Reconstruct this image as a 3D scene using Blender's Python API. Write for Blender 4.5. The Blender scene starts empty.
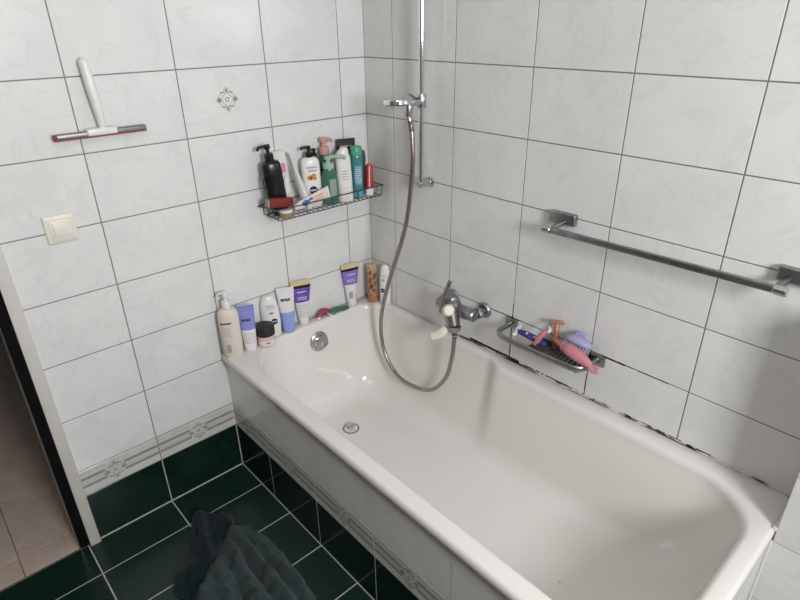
import bpy, bmesh, math, random
from mathutils import Vector, Matrix, Euler
random.seed(7)
PI = math.pi
S = bpy.context.scene
COL = S.collection
VZ = Vector((0, 0, 1))

# ------------------------------------------------------------------ materials
def lin(c):
    return tuple(((v/12.92) if v <= .04045 else ((v+.055)/1.055)**2.4) for v in c)
def rgb(r, g, b):
    return lin((r/255, g/255, b/255))

def M(name, c1, c2=None, rough=.4, metal=0., scale=12., bump=0., bscale=60., spec=.5, trans=0., detail=4., lo=.35, hi=.7, coat=0., sheen=0., ior=1.45):
    """procedural principled material: two colours mixed by noise in object space, optional bump"""
    m = bpy.data.materials.new(name); m.use_nodes = True
    nt = m.node_tree; N = nt.nodes; L = nt.links
    b = N['Principled BSDF']
    tc = N.new('ShaderNodeTexCoord')
    if c2 is None: c2 = tuple(v*.9 for v in c1)
    nz = N.new('ShaderNodeTexNoise'); nz.inputs['Scale'].default_value = scale; nz.inputs['Detail'].default_value = detail
    L.new(tc.outputs['Object'], nz.inputs['Vector'])
    cr = N.new('ShaderNodeValToRGB')
    cr.color_ramp.elements[0].position = lo; cr.color_ramp.elements[1].position = hi
    cr.color_ramp.elements[0].color = (*c1, 1); cr.color_ramp.elements[1].color = (*c2, 1)
    L.new(nz.outputs['Fac'], cr.inputs['Fac']); L.new(cr.outputs['Color'], b.inputs['Base Color'])
    b.inputs['Roughness'].default_value = rough; b.inputs['Metallic'].default_value = metal
    b.inputs['Specular IOR Level'].default_value = spec; b.inputs['Transmission Weight'].default_value = trans
    b.inputs['Coat Weight'].default_value = coat; b.inputs['Sheen Weight'].default_value = sheen; b.inputs['IOR'].default_value = ior
    if bump:
        n2 = N.new('ShaderNodeTexNoise'); n2.inputs['Scale'].default_value = bscale; n2.inputs['Detail'].default_value = 3
        L.new(tc.outputs['Object'], n2.inputs['Vector'])
        bp = N.new('ShaderNodeBump'); bp.inputs['Strength'].default_value = bump; bp.inputs['Distance'].default_value = .002
        L.new(n2.outputs['Fac'], bp.inputs['Height']); L.new(bp.outputs['Normal'], b.inputs['Normal'])
    return m

def tile_mat(name, base, cloud, vein, rough, vein_amt=.5, wave=.03, spec=.5):
    """glazed tile: cloudy base, thin wandering veins, different on every tile (random per island)"""
    m = bpy.data.materials.new(name); m.use_nodes = True
    nt = m.node_tree; N = nt.nodes; L = nt.links; b = N['Principled BSDF']
    g = N.new('ShaderNodeNewGeometry')
    mul = N.new('ShaderNodeMath'); mul.operation = 'MULTIPLY'; mul.inputs[1].default_value = 37.
    L.new(g.outputs['Random Per Island'], mul.inputs[0])
    add = N.new('ShaderNodeVectorMath'); add.operation = 'ADD'
    L.new(g.outputs['Position'], add.inputs[0]); L.new(mul.outputs[0], add.inputs[1])
    n1 = N.new('ShaderNodeTexNoise'); n1.inputs['Scale'].default_value = 7; n1.inputs['Detail'].default_value = 5; n1.inputs['Roughness'].default_value = .6
    L.new(add.outputs[0], n1.inputs['Vector'])
    r1 = N.new('ShaderNodeValToRGB'); r1.color_ramp.elements[0].position = .36; r1.color_ramp.elements[1].position = .66
    r1.color_ramp.elements[0].color = (*cloud, 1); r1.color_ramp.elements[1].color = (*base, 1)
    L.new(n1.outputs['Fac'], r1.inputs['Fac'])
    n2 = N.new('ShaderNodeTexNoise'); n2.inputs['Scale'].default_value = 5; n2.inputs['Detail'].default_value = 6; n2.inputs['Distortion'].default_value = 1.6
    L.new(add.outputs[0], n2.inputs['Vector'])
    r2 = N.new('ShaderNodeValToRGB')
    e = r2.color_ramp.elements
    e[0].position = .47; e[0].color = (0, 0, 0, 1); e[1].position = .53; e[1].color = (0, 0, 0, 1)
    k = e.new(.5); k.color = (vein_amt,)*3 + (1,)
    L.new(n2.outputs['Fac'], r2.inputs['Fac'])
    mx = N.new('ShaderNodeMix'); mx.data_type = 'RGBA'
    L.new(r2.outputs['Color'], mx.inputs['Factor']); L.new(r1.outputs['Color'], mx.inputs['A']); mx.inputs['B'].default_value = (*vein, 1)
    L.new(mx.outputs['Result'], b.inputs['Base Color'])
    b.inputs['Roughness'].default_value = rough; b.inputs['Specular IOR Level'].default_value = spec
    if wave:
        n3 = N.new('ShaderNodeTexNoise'); n3.inputs['Scale'].default_value = 9; n3.inputs['Detail'].default_value = 1
        L.new(add.outputs[0], n3.inputs['Vector'])
        bp = N.new('ShaderNodeBump'); bp.inputs['Strength'].default_value = wave; bp.inputs['Distance'].default_value = .02
        L.new(n3.outputs['Fac'], bp.inputs['Height']); L.new(bp.outputs['Normal'], b.inputs['Normal'])
    return m

def mould_mat(name, clean, stain, y0, y1, zmax, thr, scale=(30, 14, 60), xmin=-.06, brown=None):
    """joint filler with black mould growing on the stretch between y0 and y1 below zmax"""
    m = bpy.data.materials.new(name); m.use_nodes = True
    nt = m.node_tree; N = nt.nodes; L = nt.links; b = N['Principled BSDF']
    g = N.new('ShaderNodeNewGeometry'); sx = N.new('ShaderNodeSeparateXYZ'); L.new(g.outputs['Position'], sx.inputs[0])
    def rng(src, a, bb, lo, hi):
        r = N.new('ShaderNodeMapRange'); r.interpolation_type = 'SMOOTHSTEP'
        r.inputs['From Min'].default_value = a; r.inputs['From Max'].default_value = bb
        r.inputs['To Min'].default_value = lo; r.inputs['To Max'].default_value = hi
        L.new(src, r.inputs['Value']); return r.outputs['Result']
    def mul(a, c):
        q = N.new('ShaderNodeMath'); q.operation = 'MULTIPLY'; L.new(a, q.inputs[0]); L.new(c, q.inputs[1]); return q.outputs[0]
    mask = mul(rng(sx.outputs['Y'], y1-.12, y1+.08, 0, 1), rng(sx.outputs['Y'], y0-.04, y0+.06, 1, 0))
    mask = mul(mask, rng(sx.outputs['Z'], zmax-.05, zmax+.01, 1, 0))
    mask = mul(mask, rng(sx.outputs['X'], xmin-.01, xmin+.01, 0, 1))
    mp = N.new('ShaderNodeMapping'); mp.inputs['Scale'].default_value = scale
    L.new(g.outputs['Position'], mp.inputs['Vector'])
    nz = N.new('ShaderNodeTexNoise'); nz.inputs['Scale'].default_value = 1; nz.inputs['Detail'].default_value = 5; nz.inputs['Roughness'].default_value = .65
    L.new(mp.outputs[0], nz.inputs['Vector'])
    f = mul(mask, nz.outputs['Fac'])
    cr = N.new('ShaderNodeValToRGB'); e = cr.color_ramp.elements
    e[0].position = thr-.05; e[0].color = (*clean, 1); e[1].position = thr+.04; e[1].color = (*stain, 1)
    if brown:
        k = e.new(thr-.015); k.color = (*brown, 1)
    L.new(f, cr.inputs['Fac']); L.new(cr.outputs['Color'], b.inputs['Base Color'])
    b.inputs['Roughness'].default_value = .6
    return m

WHT = tile_mat('white_marbled_glazed_tile', (.735, .735, .725), (.685, .69, .68), (.54, .54, .53), .16, .22)
GRN = tile_mat('dark_green_glazed_tile', (.0035, .0155, .0095), (.0055, .020, .0125), (.008, .024, .016), .13, .4, spec=.32)
GRNF = tile_mat('dark_green_floor_tile', (.006, .020, .0145), (.0085, .0255, .0185), (.011, .030, .022), .22, .4, spec=.36)
BRD = tile_mat('border_strip_tile', (.62, .61, .59), (.55, .54, .52), (.5, .48, .46), .2, .3)
BRG = M('border_print_grey', (.33, .31, .30), (.23, .215, .205), .3, scale=90)
BRK = M('border_print_dark', (.085, .08, .078), (.15, .14, .135), .3, scale=60)
GRT = mould_mat('grey_joint_filler', (.20, .195, .185), (.006, .006, .006), -.55, -1.12, .76, .26, (25, 9, 18))
GRW = M('white_apron_joint', (.80, .79, .76), (.70, .69, .66), .6, scale=40)
MLD = M('black_mould', (.006, .006, .006), (.03, .027, .022), .9, scale=90)
GRL = M('pale_joint_filler', (.56, .54, .49), (.46, .44, .40), .8, scale=40)
SEAL = mould_mat('mouldy_sealant', (.60, .58, .54), (.008, .007, .006), -.40, -1.62, .70, .535, (60, 13, 90), brown=(.28, .18, .12))
SEALG = M('grey_sealant', (.42, .41, .39), (.30, .29, .28), .5, scale=30)
ENAM = M('white_bath_enamel', (.75, .72, .69), (.73, .70, .67), .13, scale=3, spec=.5)
PAINT = M('white_wall_paint', (.62, .61, .59), (.58, .57, .55), .7, scale=6, bump=.05)
CEIL = M('white_ceiling_paint', (.72, .72, .71), (.68, .68, .67), .8, scale=5)
HALLP = M('brown_hall_wall_paint', (.20, .15, .125), (.17, .125, .105), .7, scale=5)
HALLT = tile_mat('beige_hall_tile', (.60, .49, .42), (.50, .41, .35), (.42, .33, .27), .35, .4)
HALLG = M('brown_hall_joint', (.17, .13, .11), (.13, .1, .08), .8)
TRIMW = M('cream_door_trim', (.62, .59, .55), (.57, .54, .50), .4, scale=9)
RUBB = M('black_rubber_seal', (.003, .003, .003), (.006, .006, .006), .9, spec=.15)
STEEL = M('thin_steel_edge', (.5, .48, .46), (.4, .39, .38), .3, 1.)
CHR = M('chrome', (.62, .62, .625), (.52, .52, .525), .22, 1., scale=25)
CHRD = M('limescaled_dark_chrome', (.36, .36, .363), (.27, .27, .273), .34, 1., scale=45)
CHRB = M('bright_chrome', (.82, .82, .84), (.75, .75, .77), .07, 1., scale=20)
HOSE = M('brass_steel_hose', (.40, .355, .315), (.30, .265, .235), .33, 1., scale=120)
IVORY = M('ivory_plastic', (.80, .77, .64), (.76, .72, .58), .35, scale=20)
CREAM = M('cream_switch_plastic', (.78, .735, .655), (.74, .695, .615), .4, scale=20)
WPL = M('white_plastic', (.78, .77, .75), (.72, .71, .69), .3, scale=20)
WPL2 = M('soft_white_tube_plastic', (.74, .735, .735), (.68, .675, .68), .35, scale=20)
BLK = M('glossy_black_plastic', (.008, .008, .009), (.014, .014, .015), .25, scale=20)
BLKM = M('matt_black_plastic', (.012, .012, .013), (.02, .02, .02), .5, scale=30)
CRB = M('cream_bottle_plastic', (.70, .635, .565), (.66, .60, .53), .4, scale=14)
PERI = M('periwinkle_blue_plastic', (.235, .265, .60), (.20, .235, .55), .35, scale=14)
SKYB = M('light_blue_plastic', (.30, .37, .70), (.26, .33, .65), .35, scale=14)
PURP = M('violet_print', (.10, .055, .34), (.17, .12, .45), .3, scale=30)
PURP2 = M('lilac_print', (.24, .18, .52), (.19, .14, .45), .3, scale=30)
GOLD = M('pale_gold_crimp', (.66, .52, .31), (.60, .46, .27), .35, scale=40)
NAVY = M('navy_print', (.006, .010, .085), (.009, .014, .11), .3, scale=30)
PINKJ = M('pale_pink_plastic', (.66, .46, .45), (.60, .41, .40), .3, scale=20)
PINKL = M('pink_white_label', (.78, .68, .67), (.74, .63, .62), .4, scale=20)
INK = M('dark_ink', (.04, .04, .045), (.07, .07, .075), .5, scale=80)
GINK = M('grey_ink', (.30, .30, .33), (.40, .40, .42), .5, scale=80)
RINK = M('rose_ink', (.45, .16, .17), (.55, .25, .25), .5, scale=80)
WINK = M('white_ink', (.80, .80, .82), (.75, .75, .77), .5, scale=80)
ORNG = M('orange_print', (.62, .27, .05), (.55, .16, .03), .4, scale=80)
ORC = M('orange_plastic_cap', (.60, .235, .095), (.52, .19, .07), .35, scale=20)
FLOR = M('floral_yellow_print', (.56, .45, .25), (.36, .15, .08), .35, scale=60, detail=6, lo=.42, hi=.58)
FRED = M('red_flower_print', (.25, .035, .03), (.32, .08, .05), .4, scale=60)
PINKP = M('pink_swirl_print', (.62, .16, .30), (.68, .30, .42), .4, scale=40)
GBOT = M('green_clear_plastic', (.12, .27, .21), (.09, .22, .17), .12, scale=10, trans=.45)
GLAB = M('sage_label', (.21, .30, .255), (.26, .35, .30), .4, scale=60)
ROSE = M('rose_pump_plastic', (.60, .33, .28), (.54, .29, .25), .25, scale=20)
MINT = M('mint_plastic', (.36, .53, .42), (.30, .47, .36), .35, scale=20)
CLEARP = M('cloudy_clear_plastic', (.62, .66, .64), (.55, .60, .58), .15, scale=10, trans=.3)
TEAL = M('teal_clear_plastic', (.085, .30, .27), (.06, .24, .22), .15, scale=10, trans=.25)
TEALB = M('blue_spray_label', (.07, .24, .36), (.16, .36, .45), .35, scale=70)
TEALC = M('jade_cap_plastic', (.10, .38, .255), (.08, .33, .22), .3, scale=12)
SLAT = M('slate_plastic', (.05, .075, .08), (.035, .055, .06), .25, scale=12)
REDP = M('red_plastic', (.42, .045, .03), (.35, .03, .022), .28, scale=12)
MARO = M('maroon_soap_bar', (.20, .030, .022), (.14, .018, .014), .25, scale=25)
CLRF = M('clear_wrap', (.55, .48, .46), (.48, .40, .38), .1, scale=20, trans=.6)
TANW = M('tan_wood_print', (.34, .25, .14), (.26, .18, .10), .5, scale=60)
PASTE = M('pale_pink_tube_plastic', (.72, .60, .57), (.74, .66, .64), .3, scale=20)
BLUEP = M('blue_print', (.035, .10, .36), (.05, .13, .42), .35, scale=40)
SALM = M('salmon_print', (.64, .30, .22), (.70, .42, .28), .35, scale=40)
WIRE = M('dark_wire', (.13, .13, .13), (.08, .08, .08), .35, .8, scale=60)
COPP = M('copper_plastic', (.42, .15, .10), (.35, .12, .08), .28, scale=25)
LAV = M('lavender_plastic', (.36, .33, .52), (.31, .28, .47), .4, scale=20)
PINK = M('pink_plastic', (.60, .24, .28), (.54, .20, .24), .3, scale=20)
PINKD = M('raspberry_plastic', (.36, .07, .13), (.30, .05, .10), .3, scale=20)
DKGR = M('dark_green_plastic', (.03, .11, .085), (.05, .17, .13), .3, scale=20)
INDG = M('indigo_plastic', (.045, .035, .20), (.03, .025, .14), .25, scale=20)
TRAY = M('dark_grey_tray_plastic', (.055, .055, .058), (.035, .035, .037), .4, scale=30)
SQR = M('red_squeegee_rubber', (.38, .05, .06), (.32, .04, .05), .5, scale=30)
ALU = M('brushed_aluminium', (.32, .31, .31), (.26, .25, .25), .48, 1., scale=90)
GLASS = M('window_glass', (.9, .95, .95), (.88, .93, .93), .02, trans=1.)
def towel_mat(name, a, c):
    m = M(name, a, c, .95, scale=28, bump=1., bscale=420, spec=.1, sheen=.12, detail=6, lo=.3, hi=.75)
    return m
TOWA = towel_mat('grey_teal_terry', (.026, .045, .047), (.046, .068, .069))
TOWB = towel_mat('dark_teal_terry', (.0025, .011, .014), (.005, .017, .020))  # back side of the same towel, its dimmer lighting put into the colour

# ------------------------------------------------------------------ mesh helpers
def finish(name, bm, mats, parent=None, smooth=True, angle=38, loc=None, rot=None):
    me = bpy.data.meshes.new(name)
    bmesh.ops.recalc_face_normals(bm, faces=bm.faces)
    bm.to_mesh(me); bm.free()
    if not isinstance(mats, (list, tuple)): mats = [mats]
    for m in mats: me.materials.append(m)
    if smooth:
        me.polygons.foreach_set('use_smooth', [True]*len(me.polygons))
        me.set_sharp_from_angle(angle=math.radians(angle))
    o = bpy.data.objects.new(name, me); COL.objects.link(o)
    if parent: o.parent = parent
    if loc: o.location = loc
    if rot: o.rotation_euler = rot
    return o

def props(o, label=None, cat=None, group=None, kind=None):
    if label: o['label'] = label
    if cat: o['category'] = cat
    if group: o['group'] = group
    if kind: o['kind'] = kind
    return o

def thing(name, label, cat, loc=(0, 0, 0), rot=(0, 0, 0), group=None):
    o = bpy.data.objects.new(name, None); COL.objects.link(o)
    o.empty_display_size = .02
    o.location = loc; o.rotation_euler = rot
    return props(o, label, cat, group)

def B(): return bmesh.new()

def box(bm, lo, hi, bev=0., seg=2, mi=0, mat=None):
    r = bmesh.ops.create_cube(bm, size=1.)
    vs = r['verts']
    c = [(a+b)/2 for a, b in zip(lo, hi)]; d = [abs(b-a) for a, b in zip(lo, hi)]
    for v in vs: v.co = Vector((c[0]+v.co.x*d[0], c[1]+v.co.y*d[1], c[2]+v.co.z*d[2]))
    fs = {f for v in vs for f in v.link_faces}
    for f in fs: f.material_index = mi
    if bev:
        es = {e for v in vs for e in v.link_edges}
        r2 = bmesh.ops.bevel(bm, geom=list(es), offset=bev, segments=seg, affect='EDGES', profile=.5)
        vs = list({v for f in r2['faces'] for v in f.verts} | {v for v in vs if v.is_valid})
        for f in r2['faces']: f.material_index = mi
    if mat is not None:
        bmesh.ops.transform(bm, matrix=mat, verts=vs)
    return vs

def rings(bm, rs, cap0=True, cap1=True, mi=0, closed=True):
    """skin a list of rings (lists of Vectors)"""
    prev = None; first = None
    for r in rs:
        cur = [bm.verts.new(p) for p in r]
        if prev:
            n = len(cur)
            for i in range(n if closed else n-1):
                j = (i+1) % n
                f = bm.faces.new((prev[i], prev[j], cur[j], cur[i])); f.material_index = mi
        else: first = cur
        prev = cur
    if cap0: f = bm.faces.new(list(reversed(first))); f.material_index = mi
    if cap1: f = bm.faces.new(prev); f.material_index = mi

def sp(v, e): return math.copysign(abs(v)**e, v)

def sec_ring(s, N=32):
    z, a, b = s[0], s[1], s[2]; n = s[3] if len(s) > 3 else 2.; cx = s[4] if len(s) > 4 else 0.; cy = s[5] if len(s) > 5 else 0.
    return [Vector((cx+a*sp(math.cos(t), 2/n), cy+b*sp(math.sin(t), 2/n), z)) for t in (2*PI*i/N for i in range(N))]

def loft(bm, secs, N=32, mi=0, cap0=True, cap1=True):
    rings(bm, [sec_ring(s, N) for s in secs], cap0, cap1, mi)

def sec_at(secs, z):
    full = [tuple(s)+(2., 0., 0.)[len(s)-3:] for s in secs]
    if z <= full[0][0]: return full[0]
    for p, q in zip(full, full[1:]):
        if p[0] <= z <= q[0] and q[0] > p[0]:
            t = (z-p[0])/(q[0]-p[0]); return tuple(a+(b-a)*t for a, b in zip(p, q))
    return full[-1]

def lathe(bm, prof, axis='Z', org=(0, 0, 0), N=28, mi=0, cap0=True, cap1=True, mat=None):
    rs = []
    for z, r in prof:
        r = max(r, 1e-5)
        ring = []
        for i in range(N):
            t = 2*PI*i/N; c, s = r*math.cos(t), r*math.sin(t)
            p = Vector((c, s, z)) if axis == 'Z' else Vector((z, c, s)) if axis == 'X' else Vector((s, z, c))
            if mat is not None: p = mat @ p
            ring.append(p+Vector(org))
        rs.append(ring)
    rings(bm, rs, cap0, cap1, mi)

def smooth_path(pts, k=6, closed=False):
    P = [Vector(p) for p in pts]; out = []; n = len(P)
    rng = n if closed else n-1
    for i in range(rng):
        p1, p2 = P[i], P[(i+1) % n]
        p0 = P[(i-1) % n] if closed or i > 0 else p1*2-p2
        p3 = P[(i+2) % n] if closed or i+2 < n else p2*2-p1
        for j in range(k):
            t = j/k
            out.append(.5*((2*p1)+(p2-p0)*t+(2*p0-5*p1+4*p2-p3)*t*t+(3*p1-p0-3*p2+p3)*t**3))
    if not closed: out.append(P[-1])
    return out

def tube(bm, pts, r, N=10, mi=0, closed=False, flat=None, rfun=None):
    P = [Vector(p) for p in pts]; n = len(P)
    rs = []; up = None
    for i, p in enumerate(P):
        a = P[i-1] if (i > 0 or closed) else p; b = P[(i+1) % n] if (i < n-1 or closed) else p
        d = (b-a).normalized()
        if up is None:
            up = Vector((0, 0, 1)) if abs(d.z) < .9 else Vector((1, 0, 0))
        x = d.cross(up)
        if x.length < 1e-6: x = d.cross(Vector((0, 1, 0)))
        x.normalize(); y = x.cross(d).normalized(); up = y
        rr = r if rfun is None else rfun(i/(n-1))
        fa, fb = flat if flat else (1, 1)
        rs.append([p+x*rr*fa*math.cos(2*PI*k/N)+y*rr*fb*math.sin(2*PI*k/N) for k in range(N)])
    if closed: rs.append(rs[0]); rings(bm, rs, False, False, mi); bmesh.ops.remove_doubles(bm, verts=bm.verts, dist=1e-6)
    else: rings(bm, rs, True, True, mi)

def bar(bm, a, b, w, h, bev=.001, mi=0, up=VZ):
    """rectangular bar from a to b"""
    a, b = Vector(a), Vector(b); d = b-a; L = d.length; d.normalize()
    x = d.cross(up).normalized(); y = x.cross(d)
    m = Matrix((x, d, y)).transposed().to_4x4(); m.translation = (a+b)/2
    box(bm, (-w/2, -L/2, -h/2), (w/2, L/2, h/2), bev, 2, mi, m)

def cyl(bm, a, b, r, r2=None, N=20, mi=0, bev=.0):
    a, b = Vector(a), Vector(b); d = b-a; L = d.length
    q = d.to_track_quat('Z', 'Y').to_matrix().to_4x4(); q.translation = a
    r2 = r if r2 is None else r2
    pr = [(0, r-bev), (bev, r), (L-bev, r2), (L, r2-bev)] if bev else [(0, r), (L, r2)]
    lathe(bm, pr, 'Z', (0, 0, 0), N, mi, mat=q)

# ---- flat prints laid on the front (-Y side) of a lofted body
def text_bm(body, size, bold=0.):
    cu = bpy.data.curves.new('t', 'FONT'); cu.body = body; cu.size = size; cu.align_x = 'CENTER'; cu.align_y = 'CENTER'; cu.offset = bold
    cu.resolution_u = 3
    o = bpy.data.objects.new('t', cu); COL.objects.link(o)
    dg = bpy.context.evaluated_depsgraph_get(); me = bpy.data.meshes.new_from_object(o.evaluated_get(dg))
    bm = B(); bm.from_mesh(me)
    bpy.data.objects.remove(o); bpy.data.curves.remove(cu); bpy.data.meshes.remove(me)
    return [[v.co.copy() for v in f.verts] for f in bm.faces]

def rect_p(x0, x1, z0, z1, nx=8, nz=3):
    out = []
    for i in range(nx):
        for j in range(nz):
            a, b = x0+(x1-x0)*i/nx, x0+(x1-x0)*(i+1)/nx; c, d = z0+(z1-z0)*j/nz, z0+(z1-z0)*(j+1)/nz
            out.append([Vector((a, c)), Vector((b, c)), Vector((b, d)), Vector((a, d))])
    return out
def disc_p(x, z, rx, rz=None, n=20):
    rz = rz or rx
    return [[Vector((x, z)), Vector((x+rx*math.cos(2*PI*i/n), z+rz*math.sin(2*PI*i/n))), Vector((x+rx*math.cos(2*PI*(i+1)/n), z+rz*math.sin(2*PI*(i+1)/n)))] for i in range(n)]
def text_p(body, x, z, size, rot=0., bold=0.):
    c, s = math.cos(rot), math.sin(rot)
    return [[Vector((x+v.x*c-v.y*s, z+v.x*s+v.y*c)) for v in f] for f in text_bm(body, size, bold)]
def lines_p(x0, x1, z0, z1, n, seed=1, h=.35):
    """rows of tiny unreadable print"""
    r = random.Random(seed); out = []
    for k in range(n):
        z = z1-(z1-z0)*(k+.5)/n; hh = (z1-z0)/n*h/2
        x = x0+(x1-x0)*r.uniform(0, .12)
        while x < x1*.92:
            w = (x1-x0)*r.uniform(.10, .28); e = min(x+w, x1)
            out += rect_p(x, e, z-hh, z+hh, 2, 1); x = e+(x1-x0)*.05
    return out

def print_on(name, polys, secs, mat, parent, off=.0004, label=None):
    bm = B()
    for f in polys:
        vs = []
        for v in f:
            z, a, b, n, cx, cy = sec_at(secs, v.y)[:6]
            t = min(abs((v.x-cx)/a), .985)
            vs.append(bm.verts.new((v.x if abs(v.x-cx) < a*.985 else cx+math.copysign(a*.985, v.x-cx), cy-b*(1-t**n)**(1/n)-off, v.y)))
        try: bm.faces.new(vs)
        except ValueError: pass
    bmesh.ops.remove_doubles(bm, verts=bm.verts, dist=1e-7)
    for f in bm.faces:
        f.normal_update()
        if f.normal.y > 0: f.normal_flip()
    me = bpy.data.meshes.new(name)
    bm.to_mesh(me); bm.free(); me.materials.append(mat)
    o = bpy.data.objects.new(name, me); COL.objects.link(o); o.parent = parent
    if label: o['label'] = label
    return o

def patch_on(name, secs, z0, z1, mat, parent, off=.0004, N=32, M_=8, label=None):
    """a band all the way round a lofted body"""
    bm = B(); rs = []
    for k in range(M_+1):
        z = z0+(z1-z0)*k/M_; s = sec_at(secs, z)
        rs.append(sec_ring((z, s[1]+off, s[2]+off, s[3], s[4], s[5]), N))
    rings(bm, rs, False, False)
    o = finish(name, bm, mat, parent)
    if label: o['label'] = label
    return o

# ------------------------------------------------------------------ tiled structure
def tiled(name, to3, ub, vb, matf, mats, gw=.0034, thick=.02, extra=None, gmi=0, depth=.0014, bev=.0009, gwf=None):
    """one mesh: joint-filler backing slab + a bevelled tile in every grid cell. to3(u,v,d): d = height above the backing"""
    bm = B()
    u0, u1, v0, v1 = ub[0], ub[-1], vb[0], vb[-1]
    c = [to3(u, v, d) for d in (-thick, 0) for u, v in ((u0, v0), (u1, v0), (u1, v1), (u0, v1))]
    V = [bm.verts.new(p) for p in c]
    for q in ((0, 1, 2, 3), (4, 5, 6, 7), (0, 1, 5, 4), (1, 2, 6, 5), (2, 3, 7, 6), (3, 0, 4, 7)):
        f = bm.faces.new([V[i] for i in q]); f.material_index = gmi
    for a, b in zip(ub, ub[1:]):
        for cc, d in zip(vb, vb[1:]):
            mi = matf((a+b)/2, (cc+d)/2)
            if mi is None: continue
            g = (gwf(mi) if gwf else gw)/2
            outer = [(a+g, cc+g), (b-g, cc+g), (b-g, d-g), (a+g, d-g)]
            inner = [(a+g+bev, cc+g+bev), (b-g-bev, cc+g+bev), (b-g-bev, d-g-bev), (a+g+bev, d-g-bev)]
            o = [bm.verts.new(to3(u, v, 0.0001)) for u, v in outer]; m = [bm.verts.new(to3(u, v, depth-bev*.6)) for u, v in outer]; i_ = [bm.verts.new(to3(u, v, depth)) for u, v in inner]
            for k in range(4):
                j = (k+1) % 4
                for A_, B_ in ((o, m), (m, i_)):
                    f = bm.faces.new((A_[k], A_[j], B_[j], B_[k])); f.material_index = mi
            f = bm.faces.new(i_); f.material_index = mi
    if extra: extra(bm, lambda u, v: to3(u, v, depth+.00025))
    ob = finish(name, bm, mats, None, smooth=False)
    return props(ob, kind='structure')

def quad(bm, P, pts, mi):
    f = bm.faces.new([bm.verts.new(P(u, v)) for u, v in pts]); f.material_index = mi

def diamond(bm, P, u, v, r, w, mi):
    for k in range(4):
        a, b = k*PI/2, (k+1)*PI/2
        quad(bm, P, [(u+(r-w)*math.cos(a), v+(r-w)*math.sin(a)), (u+r*math.cos(a), v+r*math.sin(a)), (u+r*math.cos(b), v+r*math.sin(b)), (u+(r-w)*math.cos(b), v+(r-w)*math.sin(b))], mi)

def motif(bm, P, u, v, s, mi_d, mi_g, mi_l):
    """printed lozenge: pale diamond, dark outline, chevrons, lozenges left and right, small square in the middle"""
    def P2(a, b): return P(a, b)
    diamond(bm, P, u, v, .038*s, .0020*s, mi_g)
    diamond(bm, P, u, v, .024*s, .0017*s, mi_d)
    for sx in (-1, 1):
        quad(bm, P, [(u+sx*.035*s, v), (u+sx*.027*s, v+.009*s), (u+sx*.019*s, v), (u+sx*.027*s, v-.009*s)], mi_g)
        for sz in (-1, 1):
            quad(bm, P, [(u+sx*.006*s, v+sz*.0225*s), (u+sx*.022*s, v+sz*.0225*s), (u+sx*.022*s, v+sz*.0200*s), (u+sx*.006*s, v+sz*.0200*s)], mi_d)
    for sz in (-1, 1):
        quad(bm, P, [(u-.006*s, v+sz*.027*s), (u, v+sz*.034*s), (u+.006*s, v+sz*.027*s), (u, v+sz*.020*s)], mi_g)
    w = .006*s; t = .002*s
    for a, b in (((-w, -w), (w, -w+t)), ((-w, w-t), (w, w)), ((-w, -w), (-w+t, w)), ((w-t, -w), (w, w))):
        quad(bm, P, [(u+a[0], v+a[1]), (u+b[0], v+a[1]), (u+b[0], v+b[1]), (u+a[0], v+b[1])], mi_d)

def border_print(bm, P, ulist, umin, umax, v0, v1, mi_d, mi_g, mi_l):
    """band of the border strip: grey ribbon with dark edge lines, a lozenge in the middle of each tile"""
    h = v1-v0
    def clip(a, b): return max(a, umin), min(b, umax)
    for a, b in ulist:
        m = (a+b)/2
        for lo, hi in ((a+.003, m-.030), (m+.030, b-.003)):
            lo, hi = clip(lo, hi)
            if hi-lo < .004: continue
            for q0, q1, mi in ((.29, .375, mi_g), (.38, .396, mi_d), (.45, .463, mi_g), (.51, .523, mi_g), (.60, .69, mi_g), (.695, .711, mi_d), (.86, .872, mi_g)):
                quad(bm, P, [(lo, v0+h*q0), (hi, v0+h*q0), (hi, v0+h*q1), (lo, v0+h*q1)], mi)
        if umin+.03 < m < umax-.03:
            motif(bm, P, m, v0+h*.5, 1.0, mi_d, mi_g, mi_l)

ZB = [0, .2025, .305, .505, .705, .905, 1.105, 1.305, 1.505, 1.705, 1.905, 2.105, 2.305, 2.5]
TM = [GRT, WHT, GRN, BRD, BRK, BRG, GRL, GRW, MLD]
def tmat(u, v): return 2 if v < .2025 else 3 if v < .305 else 1
def pale_lower(bm, P, ub):
    # the joints of the green band are pale: thin strips proud of the backing
    for u in ub[1:-1]: quad(bm, P, [(u-.0016, .0), (u+.0016, .0), (u+.0016, .2), (u-.0016, .2)], 6)

DOOR_L, DOOR_R, DOOR_H = -2.10, -1.3395, 2.02
# back wall, right of the doorway
UA = [-1.3110, -1.0180, -.7180, -.4180, -.1180, 0.]
def exA(bm, P):
    border_print(bm, P, list(zip([-1.318]+UA[1:], UA[1:])), -1.28, -.724, .205, .3025, 4, 5, 3)
    motif(bm, P, -.568, 1.408, 1.0, 4, 5, 1)
    pale_lower(bm, lambda u, v: P(u, v), UA)
    quad(bm, P, [(-1.277, .0), (-.721, .0), (-.721, .006), (-1.277, .006)], 6)
    quad(bm, P, [(-.7235, .0), (-.7185, .0), (-.7185, .2), (-.7235, .2)], 6)
props(tiled('wall_back', lambda u, v, d: Vector((u, -d, v)), UA, ZB, tmat, TM, thick=.045, extra=exA), kind='structure')
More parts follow.
